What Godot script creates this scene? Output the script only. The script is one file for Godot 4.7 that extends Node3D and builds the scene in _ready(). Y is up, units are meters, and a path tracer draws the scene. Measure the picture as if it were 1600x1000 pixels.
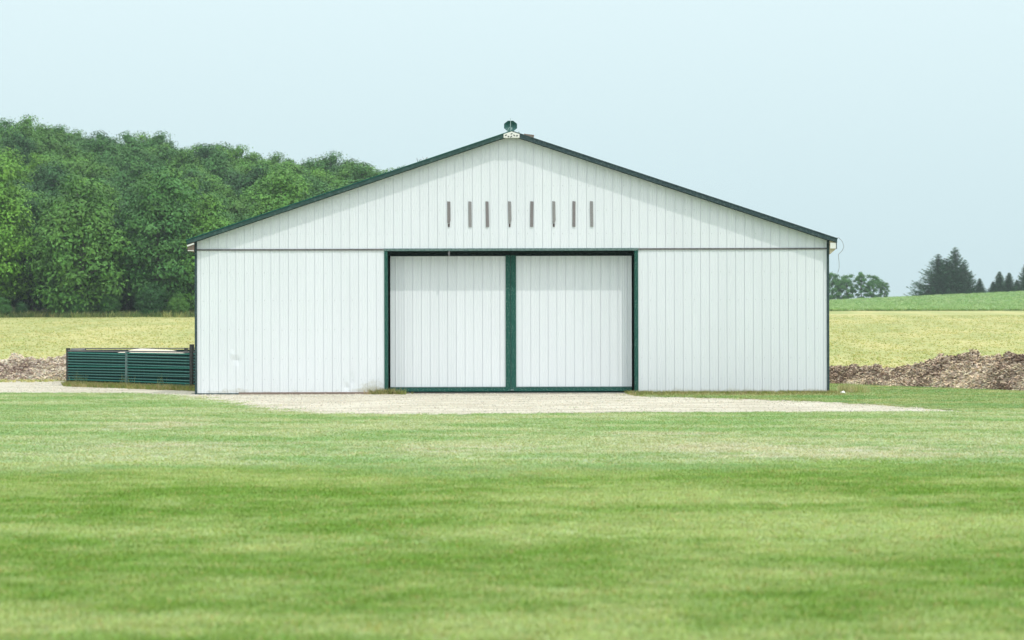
extends Node3D
# A white steel-clad barn behind a lawn, hazy summer day. Metres; barn front wall on z = 0, camera about 70 m in front of it.

const EYE_HEIGHT := 1.7575
const EYE_BACK := 70.0
const PITCH := 1.0 / 3.0        # roof slope
const HALF := 9.14              # half the barn's width
const EAVE := 4.40              # wall top at the corners
const DEEP := 24.0              # barn depth
const RIB := 0.2535             # rib spacing of the steel cladding

var rng := RandomNumberGenerator.new()
var rough_noise := FastNoiseLite.new()
var patch_noise := FastNoiseLite.new()
var used := {}
var mats := {}


# ------------------------------------------------------------------ helpers
func numbered(called: String) -> String:
	if not used.has(called):
		used[called] = 0
		return called
	used[called] += 1
	return "%s_%03d" % [called, used[called]]


func tag(o: Node, label: String, category: String, group := "", kind := "") -> void:
	if label: o.set_meta("label", label)
	if category: o.set_meta("category", category)
	if group: o.set_meta("group", group)
	if kind: o.set_meta("kind", kind)


func base(called: String, at: Vector3, label: String, category: String, group := "") -> Node3D:
	var o := Node3D.new()
	o.name = numbered(called)
	add_child(o)
	o.position = at
	tag(o, label, category, group)
	return o


func put(called: String, mesh: Mesh, mat: Material, parent: Node = self) -> MeshInstance3D:
	var o := MeshInstance3D.new()
	o.name = numbered(called) if parent == self else called
	o.mesh = mesh
	o.material_override = mat
	parent.add_child(o, true)
	return o


func node(called: String, parent: Node) -> Node3D:
	var o := Node3D.new()
	o.name = called
	parent.add_child(o, true)
	return o


func start() -> SurfaceTool:
	var st := SurfaceTool.new()
	st.begin(Mesh.PRIMITIVE_TRIANGLES)
	st.set_smooth_group(-1)
	return st


func done(st: SurfaceTool) -> ArrayMesh:
	st.generate_normals()
	return st.commit()


# a, b, c, d run clockwise seen from the front
func quad(st: SurfaceTool, a: Vector3, b: Vector3, c: Vector3, d: Vector3) -> void:
	for v in [a, b, c, a, c, d]:
		st.set_uv(Vector2(v.x / 20.0 + 0.5, 1.0 - v.y / 8.0))
		st.add_vertex(v)


func box(st: SurfaceTool, lo: Vector3, hi: Vector3, xf := Transform3D()) -> void:
	var p := []
	for i in 8:
		p.append(xf * Vector3(hi.x if i & 1 else lo.x, hi.y if i & 2 else lo.y, hi.z if i & 4 else lo.z))
	quad(st, p[6], p[7], p[5], p[4])   # +z
	quad(st, p[3], p[2], p[0], p[1])   # -z
	quad(st, p[7], p[3], p[1], p[5])   # +x
	quad(st, p[2], p[6], p[4], p[0])   # -x
	quad(st, p[2], p[3], p[7], p[6])   # +y
	quad(st, p[4], p[5], p[1], p[0])   # -y


func one_box(lo: Vector3, hi: Vector3, xf := Transform3D()) -> ArrayMesh:
	var st := start()
	box(st, lo, hi, xf)
	return done(st)


# convex outline in x-y (counter-clockwise seen from +z), extruded from z0 (back) to z1 (front)
func prism(st: SurfaceTool, outline: Array, z0: float, z1: float) -> void:
	var n := outline.size()
	for i in range(1, n - 1):
		var a: Vector2 = outline[0]
		var b: Vector2 = outline[i]
		var c: Vector2 = outline[i + 1]
		for v in [Vector3(a.x, a.y, z1), Vector3(c.x, c.y, z1), Vector3(b.x, b.y, z1), Vector3(a.x, a.y, z0), Vector3(b.x, b.y, z0), Vector3(c.x, c.y, z0)]:
			st.set_uv(Vector2(v.x / 20.0 + 0.5, 1.0 - v.y / 8.0))
			st.add_vertex(v)
	for i in n:
		var a: Vector2 = outline[i]
		var b: Vector2 = outline[(i + 1) % n]
		quad(st, Vector3(a.x, a.y, z1), Vector3(b.x, b.y, z1), Vector3(b.x, b.y, z0), Vector3(a.x, a.y, z0))


# tapered tube through points with a radius at each
func tube(st: SurfaceTool, pts: Array, radii: Array, sides := 6) -> void:
	var rings := []
	for i in pts.size():
		var along: Vector3 = (pts[mini(i + 1, pts.size() - 1)] - pts[maxi(i - 1, 0)]).normalized()
		var u := along.cross(Vector3.RIGHT if absf(along.x) < 0.9 else Vector3.FORWARD).normalized()
		var w := along.cross(u)
		var ring := []
		for k in sides:
			var a := TAU * k / sides
			ring.append(pts[i] + (u * cos(a) + w * sin(a)) * radii[i])
		rings.append(ring)
	for i in pts.size() - 1:
		for k in sides:
			var k2 := (k + 1) % sides
			quad(st, rings[i + 1][k], rings[i + 1][k2], rings[i][k2], rings[i][k])
	for k in range(1, sides - 1):
		for v in [rings[0][0], rings[0][k], rings[0][k + 1], rings[-1][0], rings[-1][k + 1], rings[-1][k]]:
			st.set_uv(Vector2.ZERO)
			st.add_vertex(v)


func lin(r: float, g: float, b: float) -> Color:
	return Color(r, g, b).linear_to_srgb()


func plain(called: String, c: Color, rough := 0.8) -> StandardMaterial3D:
	var m := StandardMaterial3D.new()
	m.resource_name = called
	m.albedo_color = c
	m.roughness = rough
	mats[called] = m
	return m


# noise between colours (offset, colour pairs, linear values), laid over the surface by world position
func noisy(called: String, stops: Array, tile: Vector3, rough := 0.9, octaves := 4, freq := 0.02, relief := 0.0, size := 512, sd := 1) -> StandardMaterial3D:
	var m := plain(called, Color.WHITE, rough)
	var n := FastNoiseLite.new()
	n.seed = sd
	n.noise_type = FastNoiseLite.TYPE_SIMPLEX
	n.frequency = freq
	n.fractal_octaves = octaves
	n.fractal_gain = 0.62
	var g := Gradient.new()
	var offs := PackedFloat32Array()
	var cols := PackedColorArray()
	for s in stops:
		offs.append(s[0])
		cols.append(lin(s[1], s[2], s[3]))
	g.offsets = offs
	g.colors = cols
	var t := NoiseTexture2D.new()
	t.width = size
	t.height = size
	t.seamless = true
	t.noise = n
	t.color_ramp = g
	m.albedo_texture = t
	m.uv1_triplanar = true
	m.uv1_world_triplanar = true
	m.uv1_scale = tile
	if relief > 0.0:
		var h := NoiseTexture2D.new()
		h.width = size
		h.height = size
		h.seamless = true
		h.noise = n
		m.heightmap_enabled = true
		m.heightmap_texture = h
		m.heightmap_scale = relief
	return m


# a second, coarse layer of tone over a noisy material
func coarse(m: StandardMaterial3D, lo: Color, hi: Color, tile: Vector3, sd: int) -> void:
	var n := FastNoiseLite.new()
	n.seed = sd
	n.noise_type = FastNoiseLite.TYPE_SIMPLEX
	n.frequency = 0.012
	n.fractal_octaves = 5
	var g := Gradient.new()
	g.offsets = PackedFloat32Array([0.25, 0.75])
	g.colors = PackedColorArray([lo.linear_to_srgb(), hi.linear_to_srgb()])
	var t := NoiseTexture2D.new()
	t.width = 512
	t.height = 512
	t.seamless = true
	t.noise = n
	t.color_ramp = g
	m.detail_enabled = true
	m.detail_blend_mode = BaseMaterial3D.BLEND_MODE_MUL
	m.detail_uv_layer = BaseMaterial3D.DETAIL_UV_2
	m.detail_albedo = t
	m.uv2_triplanar = true
	m.uv2_world_triplanar = true
	m.uv2_scale = tile


func leafy(called: String, back: float, rough := 0.6) -> StandardMaterial3D:
	var m := plain(called, Color.WHITE, rough)
	m.vertex_color_use_as_albedo = true
	m.cull_mode = BaseMaterial3D.CULL_DISABLED
	m.metallic_specular = 0.3
	m.backlight_enabled = true
	m.backlight = Color(back, back, back * 0.7)
	return m


func vary(c: Color, by: float) -> Color:
	var k := 1.0 + rng.randf_range(-by, by)
	return Color(c.r * k * (1.0 + rng.randf_range(-by, by) * 0.4), c.g * k, c.b * k * (1.0 + rng.randf_range(-by, by) * 0.4))


# ------------------------------------------------------------------ terrain
func away(z: float) -> float:
	return EYE_BACK - z


func height(x: float, z: float) -> float:
	var d := away(z)
	if d < 95.0:
		return 0.0
	var h := 0.0188 * (minf(d, 350.0) - 95.0)
	h -= 0.9 * smoothstep(95.0, 115.0, d) * (1.0 - smoothstep(115.0, 230.0, d)) * 0.3
	if d > 350.0:
		h += 0.0188 * (minf(d, 610.0) - 350.0)
	if d > 610.0:
		h -= 0.016 * (d - 610.0)
	h += 0.043 * (clampf(x, 20.0, 190.0) - 79.0) * smoothstep(350.0, 600.0, d)
	var a := 0.0
	if x < -21.0:
		a = lerpf(12.6, 22.6, clampf((-21.0 - x) / 74.0, 0.0, 1.3))
	else:
		a = 12.6 * (1.0 - smoothstep(-21.0, 45.0, x))
	h += a * smoothstep(288.0, 475.0, d)
	h += rough_noise.get_noise_2d(x * 0.35, z * 0.35) * 0.25 * smoothstep(95.0, 200.0, d)
	return h


# a sheet over a grid of x and z lines; tint(x, z) gives its vertex colours
func sheet(xs: Array, zs: Array, lift: Callable, tint: Callable) -> ArrayMesh:
	var v := PackedVector3Array()
	var n := PackedVector3Array()
	var c := PackedColorArray()
	var idx := PackedInt32Array()
	for z in zs:
		for x in xs:
			var y: float = lift.call(x, z)
			v.append(Vector3(x, y, z))
			var e := 0.5
			n.append(Vector3(lift.call(x - e, z) - lift.call(x + e, z), 2.0 * e, lift.call(x, z - e) - lift.call(x, z + e)).normalized())
			c.append(tint.call(x, z))
	var w := xs.size()
	for j in zs.size() - 1:
		for i in w - 1:
			var a := j * w + i
			idx.append_array([a, a + 1, a + w + 1, a, a + w + 1, a + w])
	return arrays(v, n, c, idx)


func arrays(v: PackedVector3Array, n: PackedVector3Array, c: PackedColorArray, idx: PackedInt32Array, uv := PackedVector2Array()) -> ArrayMesh:
	var a := []
	a.resize(Mesh.ARRAY_MAX)
	a[Mesh.ARRAY_VERTEX] = v
	a[Mesh.ARRAY_NORMAL] = n
	if c.size(): a[Mesh.ARRAY_COLOR] = c
	if uv.size(): a[Mesh.ARRAY_TEX_UV] = uv
	if idx.size(): a[Mesh.ARRAY_INDEX] = idx
	var m := ArrayMesh.new()
	m.add_surface_from_arrays(Mesh.PRIMITIVE_TRIANGLES, a)
	return m


func steps(from: float, to: float, step: float, growth := 1.0) -> Array:
	var out := [from]
	var s := step
	var dir := signf(to - from)
	var at := from
	while absf(to - at) > s:
		at += s * dir
		out.append(at)
		s *= growth
	out.append(to)
	return out


# flat sheet from an outline in x-z whose edges are broken up by noise
func ragged(outline: Array, wobble: float, step := 0.5) -> PackedVector2Array:
	var out := PackedVector2Array()
	for i in outline.size():
		var a: Vector2 = outline[i]
		var b: Vector2 = outline[(i + 1) % outline.size()]
		var n := maxi(1, int(a.distance_to(b) / step))
		for k in n:
			var p := a.lerp(b, float(k) / n)
			var across := (b - a).orthogonal().normalized()
			p += across * wobble * (rough_noise.get_noise_2d(p.x * 9.0, p.y * 9.0) + 0.6 * rough_noise.get_noise_2d(p.x * 40.0, p.y * 40.0))
			out.append(p)
	return out


func flat(outline: PackedVector2Array, y: float, mapped := false) -> ArrayMesh:
	var tri := Geometry2D.triangulate_polygon(outline)
	var v := PackedVector3Array()
	var n := PackedVector3Array()
	for p in outline:
		v.append(Vector3(p.x, y, p.y))
		n.append(Vector3.UP)
	for i in range(0, tri.size(), 3):
		if (v[tri[i + 2]] - v[tri[i]]).cross(v[tri[i + 1]] - v[tri[i]]).y < 0.0:
			var k := tri[i + 1]
			tri[i + 1] = tri[i + 2]
			tri[i + 2] = k
	var uv := PackedVector2Array()
	if mapped:
		for p in outline: uv.append(Vector2((p.x + 20.0) / 40.0, (p.y + 18.0) / 80.0))
	return arrays(v, n, PackedColorArray(), tri, uv)


# three corners whose own face normal points along "face" (clockwise front)
func tri3(v: PackedVector3Array, n: PackedVector3Array, a: Vector3, b: Vector3, c: Vector3, face: Vector3) -> void:
	var g := (c - a).cross(b - a).normalized()
	if g.dot(face) < 0.0:
		v.append_array([a, c, b])
		g = -g
	else:
		v.append_array([a, b, c])
	n.append_array([g, g, g])


func spread(called: String, mesh: Mesh, mat: Material, where: Array, tints: Array, parent: Node = self) -> MultiMeshInstance3D:
	var mm := MultiMesh.new()
	mm.transform_format = MultiMesh.TRANSFORM_3D
	mm.use_colors = true
	mm.mesh = mesh
	mm.instance_count = where.size()
	for i in where.size():
		mm.set_instance_transform(i, where[i])
		mm.set_instance_color(i, tints[i])
	var o := MultiMeshInstance3D.new()
	o.name = numbered(called) if parent == self else called
	o.multimesh = mm
	o.material_override = mat
	parent.add_child(o, true)
	o.set_meta("kind", "stuff")
	return o


# ------------------------------------------------------------------ plants
func tuft(blades: int, radius: float, tall: float, wide: float, lean: float) -> ArrayMesh:
	var v := PackedVector3Array()
	var n := PackedVector3Array()
	for i in blades:
		var a := rng.randf() * TAU
		var r := radius * sqrt(rng.randf())
		var foot := Vector3(cos(a) * r, -0.01, sin(a) * r)
		var face := rng.randf() * TAU
		var side := Vector3(cos(face), 0, sin(face))
		var h := tall * rng.randf_range(0.55, 1.1)
		var la := rng.randf() * TAU
		var tip := foot + Vector3(cos(la) * lean * h * rng.randf(), h, sin(la) * lean * h * rng.randf())
		var mid := foot.lerp(tip, 0.55) + Vector3(0, 0.06 * h, 0)
		var w := wide * rng.randf_range(0.6, 1.2)
		tri3(v, n, foot - side * w * 0.5, mid + side * w * 0.45, foot + side * w * 0.5, Vector3.UP)
		tri3(v, n, foot - side * w * 0.5, mid - side * w * 0.45, mid + side * w * 0.45, Vector3.UP)
		tri3(v, n, mid - side * w * 0.45, tip, mid + side * w * 0.45, Vector3.UP)
	return arrays(v, n, PackedColorArray(), PackedInt32Array())


func add_leaf(v: PackedVector3Array, n: PackedVector3Array, c: PackedColorArray, at: Vector3, out: Vector3, long: float, wide: float, col: Color) -> void:
	var grow := Vector3(rng.randfn() * 0.7, 0.55 + rng.randfn() * 0.5, rng.randfn() * 0.7)
	var w := out.cross(grow).normalized()
	var u := w.cross(out).normalized()
	var p := [at - u * long * 0.5, at + w * wide * 0.5 - out * long * 0.08, at + u * long * 0.5 - out * long * 0.12, at - w * wide * 0.5 - out * long * 0.05]
	tri3(v, n, p[0], p[1], p[2], out)
	tri3(v, n, p[0], p[2], p[3], out)
	for k in 6: c.append(col)


# a broadleaf crown of leaf clumps on lobes; returns [crown mesh, trunk mesh]
func broadleaf(tall: float, wide: float, foot: float, lobes: int, leaves: int, leaf: float, col: Color, airy := 0.0) -> Array:
	var v := PackedVector3Array()
	var n := PackedVector3Array()
	var c := PackedColorArray()
	var mid := Vector3(0, foot + (tall - foot) * 0.46, 0)
	var rad := Vector3(wide * 0.5, (tall - foot) * 0.52, wide * 0.5)
	var st := start()
	var bend := Vector3(rng.randf_range(-0.4, 0.4), 0, rng.randf_range(-0.4, 0.4))
	var stem := [Vector3(0, -0.5, 0), Vector3(0, tall * 0.2, 0) + bend * 0.5, Vector3(0, tall * 0.5, 0) + bend, Vector3(0, tall * 0.82, 0) + bend * 0.4]
	tube(st, stem, [tall * 0.021, tall * 0.016, tall * 0.011, tall * 0.003], 7)
	for i in lobes:
		var a := i * 2.39996 + rng.randf_range(-0.3, 0.3)
		var yy := 1.0 - 2.0 * (i + 0.5) / lobes
		var rr := sqrt(maxf(0.0, 1.0 - yy * yy))
		# broader below the middle, domed above
		if yy > 0.0: rr *= 1.0 - 0.08 * yy
		if yy < 0.0: rr = lerpf(rr, 1.0, 0.45 * (1.0 + yy))
		var out := Vector3(cos(a) * rr, yy, sin(a) * rr)
		var lob := mid + out * rad * rng.randf_range(0.55, 0.90)
		var lr := wide * rng.randf_range(0.12, 0.20) * (1.0 - airy * 0.35)
		if i % 3 == 0:
			var joint := Vector3(0, clampf(lob.y - wide * 0.22, tall * 0.16, tall * 0.7), 0) + bend * 0.6
			tube(st, [joint, joint.lerp(lob, 0.5) + Vector3(0, -0.15, 0), lob], [tall * 0.006, tall * 0.004, tall * 0.0015], 4)
		var tone := vary(col, 0.16)
		var per := int(leaves * (lr * lr) / pow(wide * 0.145, 2.0))
		for k in per:
			var dir := Vector3(rng.randfn(), rng.randfn() * 0.9, rng.randfn()).normalized()
			if dir.y < -0.25 and rng.randf() < 0.7:
				dir.y = -dir.y
			var at := lob + dir * Vector3(1.0, 0.8, 1.0) * lr * (0.78 + 0.26 * rng.randf() + 0.5 * pow(rng.randf(), 7.0))
			var face := (dir * 0.95 + out * 0.2 + Vector3(0, 0.22, 0) + Vector3(rng.randfn(), rng.randfn(), rng.randfn()) * 0.40).normalized()
			var s := leaf * rng.randf_range(0.6, 1.3)
			if k % 4 == 0:
				at = lob + dir * lr * rng.randf_range(0.2, 0.7)
				s *= 1.7
			add_leaf(v, n, c, at, face, s, s * rng.randf_range(0.32, 0.6), vary(tone, 0.25))
	return [arrays(v, n, c, PackedInt32Array()), done(st)]


# a spruce: whorls of drooping boughs whose tips turn up
func conifer(tall: float, wide: float, col: Color, ragged_by: float, needles := 0.42) -> Array:
	var v := PackedVector3Array()
	var n := PackedVector3Array()
	var c := PackedColorArray()
	var st := start()
	tube(st, [Vector3(0, -0.5, 0), Vector3(0, tall * 0.5, 0), Vector3(0, tall, 0)], [tall * 0.02, tall * 0.011, 0.02], 6)
	var y := tall * 0.03
	while y < tall * 0.985:
		var t := y / tall
		var reach := wide * 0.5 * pow(1.0 - t, 0.85) + 0.12
		var boughs := int(lerpf(17.0, 6.0, t))
		var turn := rng.randf() * TAU
		for b in boughs:
			var a := turn + TAU * b / boughs + rng.randf_range(-0.2, 0.2)
			var dir := Vector3(cos(a), 0, sin(a))
			var l := reach * (1.0 + rng.randf_range(-ragged_by, ragged_by))
			var tone := vary(col, 0.15)
			var bits := maxi(2, int(l / (needles * 0.42)))
			var tip := Vector3(0, y, 0) + dir * l + Vector3(0, l * 0.03, 0)
			if b % 3 == 0:
				tube(st, [Vector3(0, y, 0), Vector3(0, y - l * 0.1, 0) + dir * l * 0.6, tip], [0.05, 0.03, 0.01], 3)
			for k in bits:
				var s := (k + 0.4 + rng.randf() * 0.5) / bits
				var at := Vector3(0, y - l * 0.32 * sin(s * PI * 0.75) + l * 0.3 * s * s, 0) + dir * l * s
				at += Vector3(rng.randfn(), rng.randfn() * 0.5, rng.randfn()) * needles * 0.28 * (1.15 - s)
				for r in 2:
					var face := (Vector3(0, 0.8, 0) + dir * 0.5 + Vector3(rng.randfn(), rng.randfn(), rng.randfn()) * 0.5).normalized()
					var u := (dir + Vector3(rng.randfn(), rng.randf_range(-0.2, 0.7), rng.randfn()) * 0.45).normalized()
					var w := face.cross(u).normalized()
					var lg := needles * rng.randf_range(0.7, 1.3)
					var wd := lg * rng.randf_range(0.35, 0.6)
					var shade := vary(tone, 0.2)
					var p := [at - u * lg * 0.5, at + w * wd * 0.5, at + u * lg * 0.6, at - w * wd * 0.5]
					tri3(v, n, p[0], p[1], p[2], face)
					tri3(v, n, p[0], p[2], p[3], face)
					for q in 6: c.append(shade)
		y += tall * 0.021 * rng.randf_range(0.8, 1.2) + 0.02
	return [arrays(v, n, c, PackedInt32Array()), done(st)]


func plant(called: String, kind: Array, at: Vector3, turn: float, size: Vector3, leaf_mat: Material, label: String, group := "") -> Node3D:
	var t := base(called, at, label, "tree", group)
	t.rotation.y = turn
	t.scale = size
	put("trunk", kind[1], mats.bark, t)
	put("crown", kind[0], leaf_mat, t)
	return t


# ------------------------------------------------------------------ the barn
func wall_texture() -> ImageTexture:
	var w := 2000
	var h := 800
	var data := PackedByteArray()
	data.resize(w * h * 3)
	var n := FastNoiseLite.new()
	n.seed = 5
	n.frequency = 1.0
	n.fractal_octaves = 3
	var streak := PackedFloat32Array()
	for i in w:
		streak.append(n.get_noise_2d(i * 0.21, 3.0))
	var tones := PackedFloat32Array()
	for i in 200:
		tones.append(rng.randf_range(-0.014, 0.014))
	for j in h:
		var y := (1.0 - (j + 0.5) / h) * 8.0
		for i in w:
			var x := ((i + 0.5) / w - 0.5) * 20.0
			var grime := tones[int((x + 10.0) / (RIB * 3.0)) + (60 if y > 4.17 else 0)] + 0.005 * streak[i] + 0.022 * n.get_noise_2d(x * 0.7, y * 0.22)
			var r := 0.755 + grime
			var g := 0.780 + grime
			var b := 0.825 + grime
			if y < 0.75:
				# splashed soil along the foot, heaviest beside the door's left post
				var f := n.get_noise_2d(x * 2.2, y * 5.0) * 0.6 + n.get_noise_2d(x * 17.0, y * 13.0) * 0.45
				var reach := 0.07 + 0.05 * n.get_noise_2d(x * 1.3, 9.0)
				reach += 0.34 * exp(-pow((x + 4.02) / 0.42, 2.0)) + 0.10 * exp(-pow((x - 6.0) / 1.6, 2.0)) + 0.10 * exp(-pow((x + 8.0) / 0.6, 2.0))
				var k := clampf((reach + f * 0.22 - y) * 5.0, 0.0, 1.0) * 0.55
				r = lerpf(r, 0.40, k)
				g = lerpf(g, 0.37, k)
				b = lerpf(b, 0.25, k)
			var o := (j * w + i) * 3
			var s := Color(r, g, b).linear_to_srgb()
			data[o] = int(clampf(s.r, 0, 1) * 255.0)
			data[o + 1] = int(clampf(s.g, 0, 1) * 255.0)
			data[o + 2] = int(clampf(s.b, 0, 1) * 255.0)
	return ImageTexture.create_from_image(Image.create_from_data(w, h, false, Image.FORMAT_RGB8, data))


# one strip of ribbed steel from x0 to x1 between y0 and the tops at each side; its face lies near z
func steel_strip(x0: float, x1: float, y0: float, top0: float, top1: float, z: float, dents := [], ribbed := true) -> ArrayMesh:
	var w := x1 - x0
	var prof: Array = [Vector2(0, -0.013)]
	if ribbed:
		prof += [Vector2(0.0095, -0.013), Vector2(0.0115, 0.009), Vector2(0.034, 0.009), Vector2(0.048, 0.0)]
	else:
		prof += [Vector2(0.0005, 0.0)]
	if w > 0.2:
		for f in [0.44, 0.7]:
			prof += [Vector2(w * f, 0.0), Vector2(w * f + 0.010, 0.004), Vector2(w * f + 0.022, 0.004), Vector2(w * f + 0.032, 0.0)]
	prof += [Vector2(w - 0.0005, 0.0), Vector2(w, -0.013)]
	var rows := 1 if dents.is_empty() else 26
	var st := start()
	var wob := rng.randf_range(-0.0015, 0.0015)
	var grid := []
	for j in rows + 1:
		var line := []
		for p in prof:
			var px: float = p.x
			var top := lerpf(top0, top1, px / w)
			var y := lerpf(y0, top, float(j) / rows)
			var dz := wob
			for k in dents:
				var q := Vector2(x0 + px - k[0], y - k[1] + 0.5 * (x0 + px - k[0]))
				dz += k[2] * exp(-pow(q.x / k[3], 2.0) - pow(q.y / k[4], 2.0))
			line.append(Vector3(x0 + px, y, z + p.y + dz))
		grid.append(line)
	for j in rows:
		for i in prof.size() - 1:
			quad(st, grid[j + 1][i], grid[j + 1][i + 1], grid[j][i + 1], grid[j][i])
	return done(st)


func roof_y(x: float) -> float:
	return EAVE + (HALF - absf(x)) * PITCH


# strips across from x0 to x1; first line is where the ribs fall
func clad(parent: Node, x0: float, x1: float, first: float, y0: float, gable: bool, y1: float, z: float, dents := []) -> void:
	var edges := [x0]
	var x := first
	while x < x1 - 0.03:
		if x > x0 + 0.03: edges.append(x)
		x += RIB
	edges.append(x1)
	for i in edges.size() - 1:
		var a: float = edges[i]
		var b: float = edges[i + 1]
		var here := dents.filter(func(k): return k[0] > a - 0.2 and k[0] < b + 0.2)
		var ta := roof_y(a) if gable else y1
		var tb := roof_y(b) if gable else y1
		if gable and a < 0.0 and b > 0.0:
			ta = maxf(ta, tb)
			tb = ta
		put("wall_panel", steel_strip(a, b, y0, ta, tb, z, here, i > 0), mats.steel, parent)


func build_barn() -> void:
	var barn := base("barn", Vector3.ZERO, "wide white steel-clad barn with dark green trim and big double doors", "barn")
	var first := -9.0
	# door opening
	var dl := -3.60
	var dr := 3.55
	var head := 3.98
	var lower := node("front_wall", barn)
	var dents := [[-7.95, 0.98, -0.030, 0.10, 0.10], [-8.08, 1.16, 0.022, 0.07, 0.06], [-4.83, 0.24, -0.045, 0.10, 0.045], [-4.62, 0.40, -0.035, 0.05, 0.20]]
	clad(lower, -HALF, dl - 0.09, first, 0.03, false, 4.17, 0.0, dents)
	clad(lower, dr + 0.10, HALF, first + RIB * 50, 0.03, false, 4.17, 0.0)
	var upper := node("gable_wall", barn)
	clad(upper, -HALF, HALF, first, 4.17, true, 0.0, 0.004)
	# screws in rows along the girts
	var sc := start()
	for y in [0.42, 1.02, 1.86, 2.7, 3.5, 4.62, 5.3, 6.0]:
		var x := -9.0
		while x < HALF:
			var inside: bool = x > dl - 0.1 and x < dr + 0.1 and y < 4.1
			if y < roof_y(x) - 0.12 and not inside and rng.randf() < 0.93:
				var p := Vector3(x + 0.075, y + rng.randf_range(-0.012, 0.012), 0.008 if y > 4.17 else 0.004)
				box(sc, p - Vector3(0.007, 0.007, 0.006), p + Vector3(0.007, 0.007, 0.004))
			x += RIB
	put("screw", done(sc), mats.screw, lower).set_meta("kind", "stuff")
	# side and rear walls, roof
	put("side_wall", one_box(Vector3(-HALF, 0, -DEEP), Vector3(-HALF + 0.12, EAVE, -0.03)), mats.steel_plain, barn)
	put("side_wall", one_box(Vector3(HALF - 0.12, 0, -DEEP), Vector3(HALF, EAVE, -0.03)), mats.steel_plain, barn)
	var rear := start()
	prism(rear, [Vector2(-HALF + 0.13, 0), Vector2(HALF - 0.13, 0), Vector2(HALF - 0.13, roof_y(HALF - 0.13)), Vector2(0, roof_y(0)), Vector2(-HALF + 0.13, roof_y(HALF - 0.13))], -DEEP, -DEEP + 0.12)
	put("rear_wall", done(rear), mats.steel_plain, barn)
	put("floor_slab", one_box(Vector3(-HALF + 0.13, -0.1, -DEEP + 0.13), Vector3(HALF - 0.13, 0.02, -0.5)), mats.concrete, barn)
	var roof := node("roof", barn)
	var over := 0.25
	for s in [-1.0, 1.0]:
		var rs := start()
		var e := HALF + 0.235
		var out := [Vector2(0, roof_y(0) + 0.02), Vector2(s * e, roof_y(0) + 0.02 - e * PITCH), Vector2(s * e, roof_y(0) + 0.132 - e * PITCH), Vector2(0, roof_y(0) + 0.132)]
		if s < 0: out.reverse()
		prism(rs, out, -DEEP - 0.25, over - 0.012)
		put("roof_slope", done(rs), mats.roof_green, roof)
		# rake trim on the overhang's front edge
		var rt := start()
		var cut := 0.235
		out = [Vector2(s * cut, roof_y(0) + 0.0 - cut * PITCH), Vector2(s * (e - 0.24), roof_y(0) + 0.0 - (e - 0.24) * PITCH), Vector2(s * (e - 0.02), roof_y(0) + 0.02 - (e - 0.02) * PITCH), Vector2(s * (e - 0.02), roof_y(0) + 0.110 - (e - 0.02) * PITCH), Vector2(s * cut, roof_y(0) + 0.110 - cut * PITCH)]
		if s < 0: out.reverse()
		prism(rt, out, over - 0.01, over + 0.018)
		put("rake_trim", done(rt), mats.trim_green if s < 0 else mats.trim_grey, roof)
		# drip edge along the top of the trim, its lip catching the sky
		var de := start()
		out = [Vector2(s * 0.02, roof_y(0) + 0.113 - 0.02 * PITCH), Vector2(s * (e + 0.012), roof_y(0) + 0.113 - e * PITCH), Vector2(s * (e + 0.012), roof_y(0) + 0.140 - e * PITCH), Vector2(s * 0.02, roof_y(0) + 0.140 - 0.02 * PITCH)]
		if s < 0: out.reverse()
		prism(de, out, over - 0.15, over + 0.032)
		put("drip_edge", done(de), mats.roof_green if s < 0 else mats.trim_grey, roof)
	put("ridge_cap", one_box(Vector3(-0.16, 7.575, -DEEP - 0.2), Vector3(0.16, 7.60, -0.6)), mats.roof_green, roof)
	put("ridge_vent", one_box(Vector3(-0.15, -0.06, -0.2), Vector3(0.15, 0.035, 0.2), Transform3D(Basis(Vector3(0, 0, 1), -0.12), Vector3(0.50, 7.475, -0.35))), mats.rust_brown, roof)
	# white plate with dark marks at the peak
	var pl := start()
	var a0 := roof_y(0)
	prism(pl, [Vector2(-0.23, a0 - 0.072), Vector2(0.23, a0 - 0.072), Vector2(0.23, a0 + 0.035), Vector2(0.0, a0 + 0.11), Vector2(-0.23, a0 + 0.035)], over + 0.02, over + 0.04)
	var plate := put("peak_plate", done(pl), mats.white_paint, barn)
	for m in [[-0.165, 0.015, 0.035, 0.6], [-0.09, -0.02, 0.032, -0.5], [0.0, 0.055, 0.03, 0.3], [-0.01, -0.025, 0.035, 0.9], [0.075, 0.012, 0.03, -0.7], [0.155, 0.0, 0.032, 0.2]]:
		var mk := start()
		box(mk, Vector3(-m[2], -0.009, 0.0), Vector3(m[2], 0.009, 0.004), Transform3D(Basis(Vector3(0, 0, 1), m[3]), Vector3(m[0], a0 + m[1] - 0.015, over + 0.0405)))
		box(mk, Vector3(-0.009, -m[2] * 0.6, 0.0), Vector3(0.009, m[2] * 0.6, 0.005), Transform3D(Basis(Vector3(0, 0, 1), m[3] + 0.4), Vector3(m[0], a0 + m[1] - 0.015, over + 0.0405)))
		put("dark_mark", done(mk), mats.dark_mark, plate)
	# boxed eaves: white sound end on one side, broken brown end on the other
	var er := start()
	prism(er, [Vector2(HALF + 0.03, 4.00), Vector2(HALF + 0.21, 4.16), Vector2(HALF + 0.21, 4.335), Vector2(HALF + 0.03, 4.395)], -DEEP, over - 0.03)
	put("eave_box", done(er), mats.tan_soffit, barn)
	put("eave_end", one_box(Vector3(HALF + 0.035, 4.165, over - 0.028), Vector3(HALF + 0.20, 4.33, over - 0.004)), mats.white_paint, barn)
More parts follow.
